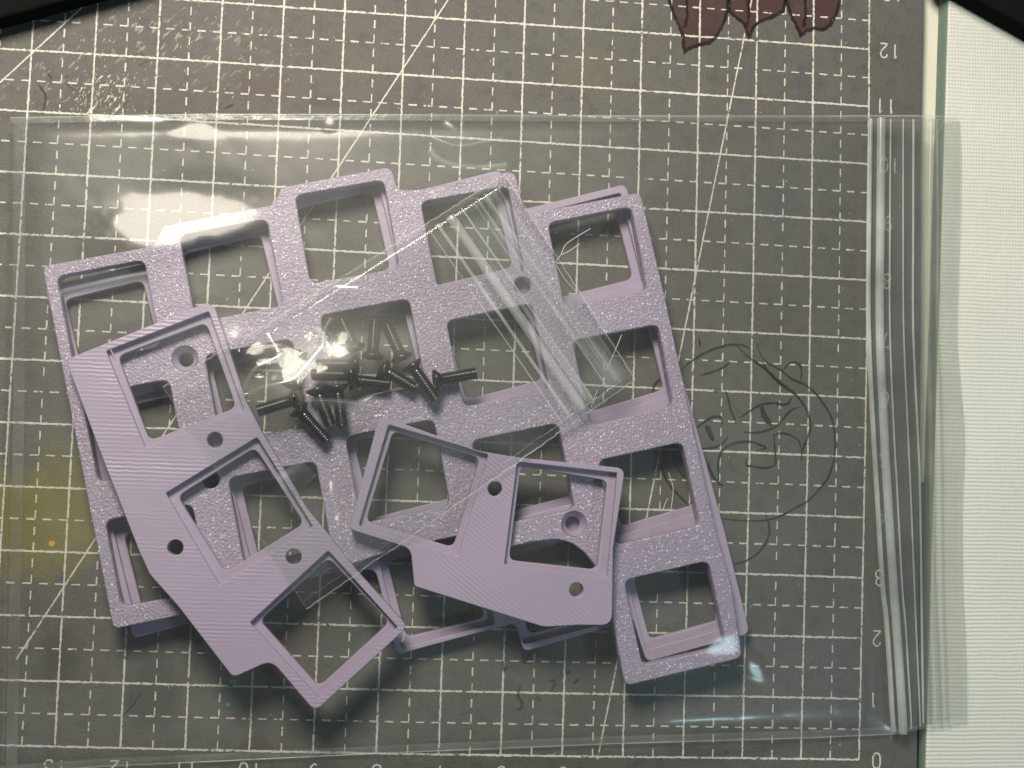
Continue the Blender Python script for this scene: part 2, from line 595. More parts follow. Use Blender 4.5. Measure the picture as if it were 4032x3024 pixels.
S2 = Strips(0.0052)
for k in range(0, 17):
    for j in range(0, 15):
        for c in range(4):
            a, b = c * 0.25 + 0.115, c * 0.25 + 0.252
            jx = lambda: random.uniform(-0.006, 0.006)
            if random.random() < 0.985:      # dashes of the half-centimetre line across
                x0 = -k - 1
                S2.line([G(x0 + a + jx(), j + 0.5), G(x0 + b, j + 0.5)], 0.025 * random.uniform(0.75, 1.15), 0.3, 0.02)
            if random.random() < 0.985:      # and along
                S2.line([G(-k - 0.5, j + 1 - a + jx()), G(-k - 0.5, j + 1 - b)], 0.0225 * random.uniform(0.75, 1.15), 0.3, 0.02)
S2.build('half_centimetre_dashes', WHITE2, matroot)['kind'] = 'stuff'

for a, b in (((1895, -200), (64, 2597)), ((3000, -200), (2352, 2990)), ((-300, 600), (640, -260))):
    S3 = Strips(0.0065)
    S3.line(atl([a, b]), LW * 0.85, 0.3)
    S3.build('diagonal_line', WHITE, matroot)

DIG = {
    '0': [[(0.5, 1), (0.2, 0.93), (0.05, 0.7), (0.05, 0.3), (0.2, 0.07), (0.5, 0), (0.8, 0.07), (0.95, 0.3), (0.95, 0.7), (0.8, 0.93), (0.5, 1)]],
    '1': [[(0.3, 0.82), (0.5, 1), (0.5, 0)]],
    '2': [[(0.05, 0.75), (0.2, 0.95), (0.5, 1), (0.8, 0.93), (0.93, 0.72), (0.8, 0.5), (0.4, 0.25), (0.05, 0), (0.95, 0)]],
    '3': [[(0.05, 0.85), (0.3, 1), (0.65, 1), (0.9, 0.85), (0.85, 0.6), (0.5, 0.53), (0.9, 0.42), (0.95, 0.18), (0.65, 0), (0.3, 0), (0.05, 0.15)]],
    '4': [[(0.75, 0), (0.75, 1), (0.05, 0.3), (0.98, 0.3)]],
    '5': [[(0.9, 1), (0.2, 1), (0.12, 0.55), (0.5, 0.62), (0.9, 0.45), (0.9, 0.18), (0.6, 0), (0.3, 0), (0.05, 0.12)]],
    '6': [[(0.85, 0.92), (0.55, 1), (0.2, 0.8), (0.05, 0.35), (0.2, 0.05), (0.55, 0), (0.9, 0.15), (0.92, 0.4), (0.6, 0.58), (0.1, 0.4)]],
    '7': [[(0.05, 1), (0.95, 1), (0.4, 0)]],
    '8': [[(0.5, 0.53), (0.12, 0.68), (0.15, 0.9), (0.5, 1), (0.85, 0.9), (0.88, 0.68), (0.5, 0.53), (0.06, 0.32), (0.12, 0.08), (0.5, 0), (0.88, 0.08), (0.94, 0.32), (0.5, 0.53)]],
    '9': [[(0.9, 0.6), (0.5, 0.42), (0.1, 0.6), (0.1, 0.85), (0.45, 1), (0.85, 0.9), (0.93, 0.6), (0.8, 0.2), (0.45, 0), (0.15, 0.1)]],
}


def numeral(S, txt, x, y, h=0.25):
    """the mat lies turned round, so its numerals stand on their heads"""
    w, gap = h * 0.56, h * 0.22
    W = len(txt) * w + (len(txt) - 1) * gap
    for i, ch in enumerate(txt):
        ox = W / 2 - i * (w + gap)
        for st in DIG[ch]:
            S.line([(x + ox - px * w, y + h / 2 - py * h) for px, py in st], 0.026, 0.3, 0.015)


for j in range(0, 15):
    u = {0: (3451, 2995), 1: (3437, 2757), 2: (3452, 2514), 3: (3462, 2275), 11: (3486, 418), 12: (3502, 201)}.get(j)
    x, y = at(*u) if u else (0.30 + 0.004 * j, G(0, j)[1])
    S4 = Strips(0.0035); numeral(S4, str(j), x, y); S4.build('numeral', WHITE2, matroot)
for k in range(1, 17):
    S4 = Strips(0.0035); numeral(S4, str(k), G(-k, 0)[0] + 0.02, -0.33); S4.build('numeral', WHITE2, matroot)

# the face sketched on the mat and other marks, in black marker
o, s = (2450, 1300), 0.6028
SK = [
    (0.055, [(375, 265), (470, 190), (560, 140), (640, 110), (710, 95), (790, 100), (840, 125)]),
    (0.055, [(750, 105), (830, 180), (930, 250), (1030, 340), (1120, 410), (1180, 480), (1215, 550), (1230, 620), (1215, 690), (1190, 750), (1175, 790), (1170, 850)]),
    (0.05, [(910, 200), (960, 280), (1040, 360), (1120, 415)]),
    (0.045, [(880, 90), (900, 150), (950, 215), (1030, 260), (1110, 320), (1190, 355), (1260, 410), (1320, 490), (1365, 570), (1385, 660), (1390, 750), (1380, 850), (1350, 950), (1300, 1020), (1220, 1110), (1130, 1160), (1050, 1205), (950, 1240), (820, 1245), (720, 1238), (600, 1225)]),
    (0.035, [(1045, 270), (1080, 225), (1120, 210), (1155, 225), (1170, 270), (1165, 330)]),
    (0.045, [(505, 295), (580, 275), (660, 245), (705, 205)]),
    (0.04, [(670, 390), (690, 440), (705, 510), (730, 570), (742, 615)]),
    (0.05, [(770, 570), (830, 530), (900, 490), (980, 475), (1070, 485), (1110, 435)]),
    (0.12, [(910, 495), (930, 560), (975, 625)]),
    (0.05, [(790, 665), (870, 670), (940, 655), (1000, 630), (1050, 580), (1100, 525), (1160, 500)]),
    (0.05, [(470, 650), (540, 595), (600, 565), (640, 570), (655, 620)]),
    (0.11, [(550, 620), (570, 670), (595, 720)]),
    (0.05, [(500, 780), (600, 765), (660, 735), (690, 690)]),
    (0.05, [(630, 1000), (625, 900), (635, 820), (670, 770), (740, 735), (830, 730), (890, 745), (940, 770), (880, 782)]),
    (0.045, [(990, 685), (995, 760), (1000, 850), (990, 885), (920, 900), (850, 890), (810, 880), (815, 840)]),
    (0.045, [(985, 685), (1040, 672), (1100, 685), (1150, 720), (1165, 770)]),
    (0.06, [(560, 860), (580, 930), (620, 990), (660, 1020)]),
    (0.04, [(935, 1200), (955, 1260), (960, 1330), (930, 1400), (880, 1460), (810, 1505), (730, 1530), (640, 1560)]),
    (0.06, [(198, 430), (205, 370), (240, 325), (265, 310), (275, 345), (282, 380), (265, 425)]),
    (0.05, [(250, 820), (270, 930), (300, 1000), (350, 1060), (400, 1110), (450, 1160)]),
    (0.045, [(350, 870), (380, 930), (415, 965)]),
    (0.04, [(500, 50), (508, 110)]),
    (0.06, [(595, 400), (650, 395)]),
]
for n_, (w, pts) in enumerate(SK):
    S5 = Strips(0.0080 + n_ * 0.00004)
    S5.line([at(o[0] + x * s, o[1] + y * s) for x, y in smooth_line(pts)], w * 0.78, 0.25, 0.03, True)
    S5.build('sketch_stroke', INK, matroot)
# little marks elsewhere
for w, pts in [(0.05, [(2050, 2690), (2040, 2740), (2055, 2765), (2050, 2790), (2030, 2795)]), (0.04, [(2160, 2680), (2185, 2682), (2172, 2720)]),
               (0.05, [(2230, 2655), (2245, 2640)]), (0.05, [(2255, 2695), (2280, 2670)]), (0.04, [(2110, 2745), (2130, 2760)]),
               (0.05, [(1980, 2600), (1985, 2640), (2000, 2620)]), (0.05, [(2055, 2560), (2065, 2610), (2085, 2570)]),
               (0.03, [(150, 330), (180, 380), (170, 440)]), (0.03, [(190, 290), (205, 310)]), (0.03, [(880, 430), (920, 410)]),
               (0.03, [(1080, 2240), (1100, 2300)]), (0.06, [(2858, 2960), (2862, 2962)]),
               (0.025, [(560, 2720), (520, 2780), (480, 2820)])]:
    S5 = Strips(0.0084); S5.line([at(x, y) for x, y in smooth_line(pts)], w, 0.3, 0.02, True)
    S5.build('pen_mark', PEN, matroot)

o, s = (2500, 0), 0.4521
PET = [
    [(285, -260), (290, -100), (300, 0), (320, 70), (350, 160), (390, 240), (418, 320), (424, 400), (430, 462), (475, 420), (545, 392), (650, 372), (700, 335), (742, 258), (780, 170), (800, 100), (810, 0), (815, -260)],
    [(822, -260), (822, 0), (817, 100), (880, 152), (945, 200), (975, 280), (992, 338), (1010, 290), (1040, 222), (1080, 190), (1170, 160), (1250, 120), (1295, 90), (1310, 0), (1312, -260)],
    [(1318, -260), (1318, 0), (1332, 60), (1370, 160), (1420, 250), (1440, 318), (1490, 270), (1560, 247), (1640, 262), (1700, 215), (1750, 130), (1785, 0), (1800, -260)],
]
for q in PET:
    P = Strips(0.0020)
    ptsw = [at(o[0] + x * s, o[1] + y * s) for x, y in q]
    P.poly(ptsw)
    pet = P.build('petal_drawing', PETALINK, matroot)
    L = Strips(0.0095)
    L.line(ptsw, 0.055, 0.45, 0.03)
    L.line([at(o[0] + x * s, o[1] + y * s) for x, y in ((q[0][0] + 160, -60), (q[0][0] + 170, 120), (q[0][0] + 150, 240))], 0.05, 0.5)
    L.build('petal_outline', DARKINK, matroot)

# paint drips and fluff
S6 = Strips(0.0040)
for (u, v, r) in ((203, 2140, 0.045),):
    S6.poly(circle(*at(u, v), r, 9))
S6.build('orange_paint_spot', mat_simple('orange paint', (0.55, 0.30, 0.06), 0.5), matroot)
S7 = Strips(0.0098)
for (u, v, r) in ((917, 2690, 0.07), (899, 2772, 0.035), (905, 2700, 0.05)):
    c = at(u, v)
    S7.poly([(c[0] + r * random.uniform(0.7, 1.2) * math.cos(t), c[1] + r * random.uniform(0.7, 1.2) * math.sin(t)) for t in np.arange(0, 6.28, 0.5)])
S7.build('green_paint_spot', mat_ink('green paint', (0.12, 0.45, 0.35), 0.9), matroot)
S8 = Strips(0.0110)
for i in range(420):
    u, v = random.choice([(random.gauss(600, 420), random.gauss(170, 130)), (random.gauss(400, 70), random.gauss(390, 45)), (random.uniform(0, 3550), random.uniform(0, 3000))])
    c = at(u, v)
    a, l = random.uniform(0.6, 2.2), random.uniform(0.008, 0.05)
    S8.line([c, (c[0] + math.cos(a) * l, c[1] + math.sin(a) * l)], random.uniform(0.006, 0.013), 0.3, 0.01)
sc = S8.build('pale_scratches', mat_ink('pale scratch', (0.60, 0.59, 0.53), 0.8), matroot)
sc['kind'] = 'stuff'
S9 = Strips(0.0125)
for i in range(34):
    u, v = random.choice([(random.gauss(300, 200), random.gauss(350, 120)), (random.uniform(0, 3550), random.uniform(0, 3000))])
    c = at(u, v)
    a, l = random.uniform(0.3, 2.8), random.uniform(0.03, 0.22)
    S9.line([c, (c[0] + math.cos(a) * l * 0.5, c[1] + math.sin(a) * l * 0.5 + random.uniform(-.01, .01)), (c[0] + math.cos(a) * l, c[1] + math.sin(a) * l)], random.uniform(0.006, 0.014), 0.4, 0.02)
sc = S9.build('dark_cuts', mat_ink('dark cut', (0.06, 0.057, 0.05), 0.6), matroot)
sc['kind'] = 'stuff'

# ------------------------------------------------------------------ the printed keyboard plates
Z0a, Z0b = 0.03, 0.30          # lower keyboard plate
Z1a, Z1b = 0.32, 0.60          # upper keyboard plate
ZTa, ZTb = 0.62, 0.92          # thumb plates on top
R_ = (345, -66)
D_ = (65, 341)
ROW = (98, 470)


def quad(tl, r=R_, dn=D_):
    return [tl, (tl[0] + r[0], tl[1] + r[1]), (tl[0] + r[0] + dn[0], tl[1] + r[1] + dn[1]), (tl[0] + dn[0], tl[1] + dn[1])]


H1 = {
    (1, 1): quad((222, 1089)), (1, 2): quad((320, 1559)), (1, 3): quad((412, 2050)),
    (2, 1): quad((706, 928)), (2, 2): quad((804, 1400)), (2, 3): quad((897, 1882)),
    (3, 1): quad((1161, 770), (350, -62), (61, 347)), (3, 2): quad((1260, 1243), (350, -68)), (3, 3): quad((1359, 1720), (350, -70)),
    (4, 1): quad((1656, 795), (344, -63), (68, 340)), (4, 2): quad((1757, 1264), (338, -70), (69, 338)), (4, 3): quad((1856, 1735), (343, -70), (66, 340)),
    (5, 1): [(2157, 878), (2486, 813), (2551, 1145), (2224, 1209)],
    (5, 2): [(2255, 1341), (2592, 1276), (2653, 1598), (2324, 1677)],
    (5, 3): [(2355, 1813), (2688, 1740), (2757, 2069), (2425, 2147)],
    (5, 4): [(2457, 2284), (2790, 2208), (2862, 2545), (2529, 2621)],
}
OUT1 = [(166, 1048), (606, 968), (642, 890), (1080, 806), (1106, 738), (1540, 656), (1566, 748), (1640, 748), (2026, 672), (2066, 828), (2122, 834), (2522, 757),
        (2617, 1165), (2722, 1652), (2812, 2060), (2880, 2304), (2922, 2590), (2462, 2702), (2405, 2400), (2385, 2275), (2301, 2174), (2254, 2138), (2190, 2122),
        (2091, 2133), (2019, 2151), (1930, 2170), (1900, 2090), (1567, 2160), (1392, 2219), (1250, 2256), (850, 2340), (862, 2390), (446, 2478)]
RAD1 = [0.10, 0.12, 0.12, 0.10, 0.12, 0.14, 0.14, 0.0, 0.14, 0.14, 0.0, 0.12, 0, 0, 0, 0, 0.12, 0.12, 0, 0.5, 0.5, 0.5, 0.5, 0.4, 0.4, 0.2, 0.2, 0, 0, 0.2, 0.1, 0.1, 0.10]
SCREWHOLES1 = [(2058, 1123), (2261, 2063), (728, 1412), (829, 1889)]

w_out1 = round_poly(atl(OUT1, Z1b), RAD1)
holes1 = [round_poly(atl(q, Z1b), 0.13) for q in H1.values()]
cs_r = 0.195
for k, h in enumerate(SCREWHOLES1):
    holes1.append(circle(*at(*h, Z1b), cs_r + 0.004 if k in (1, 2) else 0.135))
px, py = at(1300, 1500, Z1a)
p1 = empty('keyboard_plate', px, py, Z1a)
tag(p1, 'lilac keyboard plate, glittering pebbled face up, beneath the small bag of screws', 'keyboard plate', 'lilac keyboard plates')
slab('plate_body', w_out1, holes1, Z1a, Z1b, PEB, p1, 0.018)


def lathe(name, prof, mat, parent, n=28, closed=False, loc=(0, 0, 0), mtx=None):
    vs_, fs = [], []
    for r, z in prof:
        for i in range(n):
            a = 2 * math.pi * i / n
            vs_.append(Vector((r * math.cos(a), r * math.sin(a), z)))
    K = len(prof)
    rng = range(K if closed else K - 1)
    for k in rng:
        k2 = (k + 1) % K
        for i in range(n):
            j = (i + 1) % n
            fs.append((k * n + i, k * n + j, k2 * n + j, k2 * n + i))
    if not closed:
        fs.append(tuple(reversed(range(n))))
        fs.append(tuple(range((K - 1) * n, K * n)))
    if mtx is not None:
        vs_ = [mtx @ v for v in vs_]
    return from_data(name, [(v.x + loc[0], v.y + loc[1], v.z + loc[2]) for v in vs_], fs, mat, parent, not closed)


for h in SCREWHOLES1[1:3]:
    x, y = at(*h, Z1b)
    lathe('countersink', [(cs_r, Z1b - 0.004), (0.118, Z1b - 0.15), (0.112, Z1a + 0.01), (cs_r, Z1a + 0.01)], LAYER, p1, closed=True, loc=(x, y, 0))

# ---- the lower plate, ledge side up: the other half of the pair, shown turned a little
src = np.array([(2524, 762), (2925, 2590), (447, 2472)], float)
dst = np.array([(2466, 730), (2953, 2494), (524, 2508)], float)
sc_, dc_ = src.mean(0), dst.mean(0)
a = src - sc_; b = dst - dc_
num = complex(sum(complex(*q) * complex(*p).conjugate() for p, q in zip(a, b)) / sum(abs(complex(*p)) ** 2 for p in a))


def T0(p):
    z = num * complex(p[0] - sc_[0], p[1] - sc_[1])
    return (z.real + dc_[0], z.imag + dc_[1])


H0 = {k: [T0(p) for p in q] for k, q in H1.items() if k != (5, 4)}
H0[(3, 4)] = [T0(p) for p in quad((1470, 2215), (345, -70), (65, 335))]
H0[(4, 4)] = [T0(p) for p in quad((1962, 2222), (343, -70), (66, 340))]
H0[(5, 4)] = [(2480, 2250), (2792, 2180), (2862, 2450), (2556, 2535)]
OUT0 = [T0(p) for p in OUT1[:12]] + [(2590, 1130), (2720, 1600), (2856, 2100), (2953, 2494), (2547, 2608), (2492, 2440), (2062, 2566), (2030, 2452), (1562, 2578), (1478, 2240)] + [T0(p) for p in ((1250, 2256), (850, 2340), (862, 2390), (446, 2478))]
RAD0 = RAD1[:12] + [0, 0, 0, 0.12, 0.12, 0.05, 0.10, 0.12, 0.10, 0.16, 0.2, 0.1, 0.1, 0.10]
px, py = at(1300, 1700, Z0a)
p0 = empty('keyboard_plate', px, py, Z0a)
tag(p0, 'lowest lilac keyboard plate, ledges up, mostly hidden under the pebbled plate', 'keyboard plate', 'lilac keyboard plates')
w_out0 = round_poly(atl(OUT0, Z0b), RAD0)


def shrink(q, f):
    c = np.mean(np.array(q), axis=0)
    return [tuple(c + (np.array(p) - c) * f) for p in q]


through0 = [round_poly(shrink(atl(q, Z0b), 0.93), 0.12) for q in H0.values()]
recess0 = [round_poly(inflate(shrink(atl(q, Z0b), 0.93), 0.125), 0.05) for q in H0.values()]


def clear_of(c, polys, d):
    return all(min(math.hypot(c[0] - (a[0] + (b[0] - a[0]) * t), c[1] - (a[1] + (b[1] - a[1]) * t)) for a, b in zip(q, q[1:] + q[:1]) for t in (0, .25, .5, .75)) > d for q in polys)


spare = [at(*h, Z1b) for h in SCREWHOLES1]
spare = [c for c in spare if clear_of(c, recess0 + [w_out0], 0.18)]
through0 += [circle(*c, 0.13) for c in spare]
recess0 += [circle(*c, 0.135) for c in spare]
slab('ledge_layer', w_out0, through0, Z0a, Z0b - 0.11, LAYER, p0, 0.012)
slab('rim_layer', w_out0, recess0, Z0b - 0.115, Z0b, LAYER, p0, 0.014)

# ---- three-key thumb plate
OUTT = [(258, 1416), (812, 1192), (846, 1210), (968, 1577), (1030, 1698), (1207, 2000), (1298, 2112), (1400, 2241), (1606, 2468), (1240, 2802), (1068, 2600), (918, 2668), (700, 2385), (590, 2262), (548, 2170), (410, 1820)]
RADT = [0.10, 0.10, 0.08, 0.3, 0, 0, 0.3, 0, 0.12, 0.12, 0.22, 0.12, 0.0, 0.5, 0.3, 0]
RECT = [[(417, 1382), (822, 1226), (960, 1612), (572, 1764)], [(652, 1942), (1012, 1722), (1232, 2074), (864, 2304)], [(984, 2452), (1292, 2168), (1566, 2470), (1258, 2752)]]
THRT = [[(463, 1402), (812, 1270), (930, 1604), (588, 1736)], [(698, 1954), (1004, 1762), (1198, 2060), (886, 2256)], [(1022, 2444), (1294, 2196), (1534, 2452), (1256, 2706)]]
RH = [(846, 1732), (690, 2156), (1156, 2193)]
ztl = ZTb - 0.12
px, py = at(800, 2000, ZTa)
pt = empty('thumb_key_plate', px, py, ZTa)
tag(pt, 'lilac thumb plate with three square openings in a curve, lower left', 'thumb plate', 'lilac thumb plates')
w_outT = round_poly(atl(OUTT, ZTb), RADT)
slab('ledge_layer', w_outT, [round_poly(atl(q, ztl), 0.12) for q in THRT] + [circle(*at(*h, ZTb), 0.118) for h in RH], ZTa, ztl, LAYER, pt, 0.012)
slab('top_layer', w_outT, [round_poly(atl(q, ZTb), 0.03) for q in RECT] + [circle(*at(*h, ZTb), 0.120) for h in RH], ztl - 0.006, ZTb, LINE_T, pt, 0.012)

# ---- two-key thumb plate
OUTS = [(1494, 1634), (1888, 1776), (2047, 1802), (2462, 1844), (2414, 2158), (2410, 2462), (2275, 2461), (2142, 2469), (1632, 2308), (1618, 2160), (1376, 2084)]
RADS = [0.12, 0.5, 0.6, 0.14, 0.4, 0.18, 0, 0.5, 0.06, 0.2, 0.08]
RECS = [[(1530, 1672), (1923, 1790), (1804, 2192), (1413, 2068)], [(2037, 1818), (2431, 1862), (2392, 2274), (1986, 2222)]]
THRS = [[(1548, 1696), (1890, 1802), (1786, 2156), (1440, 2052)], [(2050, 1834), (2392, 1892), (2352, 2244), (2004, 2206)]]
RHS = [(1949, 1925), (2270, 2323)]
px, py = at(2000, 2100, ZTa)
psm = empty('thumb_key_plate', px, py, ZTa)
tag(psm, 'small lilac thumb plate with two square openings, half under the small bag', 'thumb plate', 'lilac thumb plates')
w_outS = round_poly(atl(OUTS, ZTb), RADS)
slab('ledge_layer', w_outS, [round_poly(atl(q, ztl), 0.12) for q in THRS] + [circle(*at(*h, ZTb), 0.112) for h in RHS], ZTa, ztl, LAYER, psm, 0.012)
slab('top_layer', w_outS, [round_poly(atl(q, ZTb), 0.03) for q in RECS] + [circle(*at(*h, ZTb), 0.114) for h in RHS], ztl - 0.006, ZTb, LINE_S, psm, 0.012)

# ------------------------------------------------------------------ how the films lie over the contents
RES = 0.065
GX0, GX1, GY0, GY1 = -16.2, 1.4, -1.2, 11.6
xs = np.arange(GX0, GX1, RES); ys = np.arange(GY0, GY1, RES)
XX, YY = np.meshgrid(xs, ys)


def inside(poly):
    r = np.zeros(XX.shape, bool)
    n = len(poly)
    for i in range(n):
        x0, y0 = poly[i]; x1, y1 = poly[(i + 1) % n]
        if y0 == y1: continue
        c = ((YY >= min(y0, y1)) & (YY < max(y0, y1))) & (XX < (x1 - x0) * (YY - y0) / (y1 - y0) + x0)
        r ^= c
    return r


def relax(obs, fixed, n=700, sag=0.0004):
    z = obs.copy()
    for it in range(n):
        p = np.pad(z, 1, mode='edge')
        av = (p[:-2, 1:-1] + p[2:, 1:-1] + p[1:-1, :-2] + p[1:-1, 2:]) / 4 - sag
        z = np.where(fixed, obs, np.maximum(obs, av))
    p = np.pad(z, 1, mode='edge')
    return np.where(fixed, z, np.maximum(z, (p[:-2, 1:-1] + p[2:, 1:-1] + p[1:-1, :-2] + p[1:-1, 2:] + z) / 5))


def sample(F, x, y):
    fx = min(max((x - GX0) / RES, 0), F.shape[1] - 1.001); fy = min(max((y - GY0) / RES, 0), F.shape[0] - 1.001)
    i, j = int(fx), int(fy); a, b = fx - i, fy - j
    return F[j, i] * (1 - a) * (1 - b) + F[j, i + 1] * a * (1 - b) + F[j + 1, i] * (1 - a) * b + F[j + 1, i + 1] * a * b


support = np.full(XX.shape, 0.03)
support[inside(w_out0)] = Z0b
support[inside(w_out1)] = Z1b
support[inside(w_outT)] = ZTb
support[inside(w_outS)] = ZTb


def grow(F, n):
    for _ in range(n):
        p = np.pad(F, 1, mode='edge')
        F = np.max([p[i:i + F.shape[0], j:j + F.shape[1]] for i in range(3) for j in range(3)], axis=0)
    return F


support = grow(support, 2)

# small bag: a rectangle lying aslant on the plates
ZI = 1.0
IB = [at(648, 1528, 0.85), at(1985, 694, 0.65), at(2497, 1497, 0.65), at(1208, 2396, 0.95)]    # A top-left, B top-right, C bottom-right, D bottom-left
ibmask = inside(IB)
back_h = relax(support + 0.025, ~inside(inflate(IB, 0.15)), 250, 0.006)

SCREWS = [  # head pixel, tip pixel, lift, label
    ((1397, 1374), (1343, 1255), 0.00, 'upright black screw, leftmost of the three standing at the top of the heap'),
    ((1467, 1404), (1477, 1255), 0.00, 'upright black screw, middle of the three standing at the top of the heap'),
    ((1581, 1409), (1522, 1275), 0.00, 'slanting black screw, rightmost of the three standing at the top of the heap'),
    ((1716, 1498), (1875, 1469), 0.02, 'black screw farthest right of the heap, its tip pointing right'),
    ((1621, 1439), (1716, 1573), 0.08, 'black screw slanting down to the right, just left of the farthest right screw'),
    ((1507, 1454), (1631, 1528), 0.00, 'black screw slanting down to the right in the middle right of the heap'),
    ((1387, 1498), (1537, 1513), 0.00, 'black screw lying level at mid heap, its tip pointing right'),
    ((1402, 1438), (1243, 1436), 0.00, 'black screw lying level high in the heap, its tip pointing left'),
    ((1385, 1478), (1225, 1474), 0.12, 'black screw lying level on the middle of the heap, its tip pointing left'),
    ((1164, 1573), (1014, 1618), 0.02, 'black screw farthest left of the heap, its tip pointing left over the thumb plate'),
    ((1178, 1613), (1288, 1737), 0.00, 'black screw reaching lowest of the heap, slanting down to the right'),
    ((1248, 1533), (1303, 1677), 0.06, 'black screw pointing down at the foot of the heap, left of its twin'),
    ((1328, 1523), (1348, 1682), 0.06, 'black screw pointing straight down at the foot of the heap'),
    ((1152, 1520), (1190, 1384), 0.00, 'black screw standing at the left side of the heap under a glare line'),
]


def make_screw(hp, tp, lift, label):
    zz = 0.75
    hx, hy = at(*hp, zz); tx, ty = at(*tp, zz)
    z0 = max(0.5 * (sample(back_h, hx, hy) + sample(back_h, tx, ty)), Z1b) + 0.03 + lift
    hx, hy = at(*hp, z0 + 0.12); tx, ty = at(*tp, z0 + 0.12)
    r_s, r_h = 0.096, 0.175
    L = math.hypot(tx - hx, ty - hy)
    t = empty('screw', hx, hy, z0)
    tag(t, label, 'screw', 'black screws in the small bag')
    # axis from head to tip, the head resting on its rim and the tip a little lower
    ax = Vector(((tx - hx) / L, (ty - hy) / L, -0.10)).normalized()
    q = ax.to_track_quat('Z', 'Y').to_matrix()
    org = (hx, hy, z0 + r_h * 0.97)
    prof = [(0.055, -0.012), (0.085, -0.010), (0.088, -0.034), (r_h * 0.93, -0.030), (r_h, -0.012), (r_h, 0.006), (r_s, 0.085), (r_s * 0.9, 0.09)]
    lathe('screw_head', prof, STEEL, t, 24, loc=org, mtx=q)
    sp = [(r_s * 0.9, 0.085)]
    z = 0.10
    while z < L - 0.02:
        sp += [(r_s * 0.84, z), (r_s * 1.06, z + 0.017), (r_s * 1.06, z + 0.022)]
        z += 0.040
    sp += [(r_s * 0.78, L - 0.01), (r_s * 0.6, L)]
    lathe('threaded_shank', sp, STEEL, t, 18, loc=org, mtx=q)
    return (hx, hy, tx, ty, z0)


film_obs = back_h.copy()
for hp, tp, lf, lab in SCREWS:
    hx, hy, tx, ty, z0 = make_screw(hp, tp, lf, lab)
    for k in np.linspace(0, 1, 9):
        cx, cy = hx + (tx - hx) * k, hy + (ty - hy) * k
        rr = 0.19 if k < 0.15 else 0.11
        msk = (XX - cx) ** 2 + (YY - cy) ** 2 < rr ** 2 * 1.1
        film_obs[msk] = np.maximum(film_obs[msk], z0 + (0.29 if k < 0.15 else 0.22))
# the small bag is puffed too: nearly level inside, down at its edges
ide = np.min([np.hypot(XX - (a[0] + np.clip(((XX - a[0]) * (b[0] - a[0]) + (YY - a[1]) * (b[1] - a[1])) / ((b[0] - a[0]) ** 2 + (b[1] - a[1]) ** 2), 0, 1) * (b[0] - a[0])),
                       YY - (a[1] + np.clip(((XX - a[0]) * (b[0] - a[0]) + (YY - a[1]) * (b[1] - a[1])) / ((b[0] - a[0]) ** 2 + (b[1] - a[1]) ** 2), 0, 1) * (b[1] - a[1])))
              for a, b in zip(IB, IB[1:] + IB[:1])], axis=0)
swell = 0.66 + 0.26 * (1 - (1 - np.clip(ide / 0.28, 0, 1)) ** 6)
front_h = relax(np.where(ibmask, np.maximum(film_obs + 0.03, swell), back_h + 0.03), ~ibmask, 200, 0.0003)
for _ in range(25):
    p = np.pad(front_h, 1, mode='edge')
    front_h = np.where(ibmask, np.maximum(np.maximum(back_h + 0.03, swell), (p[:-2, 1:-1] + p[2:, 1:-1] + p[1:-1, :-2] + p[1:-1, 2:]) / 4), front_h)

# ------------------------------------------------------------------ small bag
rng = np.random.RandomState(3)


def vnoise(seed, n=64):
    r = np.random.RandomState(seed).rand(n, n)

    def f(x, y):
        x, y = x % (n - 1), y % (n - 1)
        i, j = int(x), int(y); a, b = x - i, y - j
        a, b = a * a * (3 - 2 * a), b * b * (3 - 2 * b)
        i2, j2 = (i + 1) % n, (j + 1) % n
        return r[i, j] * (1 - a) * (1 - b) + r[i2, j] * a * (1 - b) + r[i, j2] * (1 - a) * b + r[i2, j2] * a * b
    return f


n1, n2, n3 = vnoise(1), vnoise(2), vnoise(3)


def sheet(name, A, B, C, D, nu, nv, zf, mat, parent):
    """a film between four corners (A-B top, D-C bottom), z from zf(x, y, u, v)"""
    vs_, fs = [], []
    A, B, C, D = map(np.array, (A, B, C, D))
    for j in range(nv + 1):
        v = j / nv
        for i in range(nu + 1):
            u = i / nu
            p = (A * (1 - u) + B * u) * (1 - v) + (D * (1 - u) + C * u) * v
            vs_.append((p[0], p[1], zf(p[0], p[1], u, v)))
    for j in range(nv):
        for i in range(nu):
            k = j * (nu + 1) + i
            fs.append((k, k + nu + 1, k + nu + 2, k + 1))
    return from_data(name, vs_, fs, mat, parent, True)


A, B, C, D = IB
ib = empty('zip_bag', (A[0] + C[0]) / 2, (A[1] + C[1]) / 2, 0.62)
tag(ib, 'small clear zip bag of black screws lying aslant on the lilac plates', 'zip bag')
sheet('back_film', A, B, C, D, 90, 60, lambda x, y, u, v: sample(back_h, x, y) + 0.006, FILMB, ib)


def zin(x, y, u, v):
    z = sample(front_h, x, y)
    e = min(u, 1 - u, v * 1.0, (1 - v)) * 14
    e = max(0.0, min(1, e))
    amp = 0.036 * max(0, 1 - abs(u - 0.20) / 0.26) * max(0, 1 - abs(v - 0.28) / 0.55)
    wr = 0.85 * amp * (abs(n1(x * 2.4 + y * 0.9, y * 2.6 + 9) - 0.5) * 2.6 + 0.8 * abs(n2(x * 4 - y * 2, y * 4) - 0.5))
    return z + e * (wr + 0.012 * n3(x * 3 + 5, y * 3)) + 0.010


sheet('front_film', A, B, C, D, 170, 115, zin, INNER, ib)
An, Bn, Cn, Dn = map(np.array, (A, B, C, D))


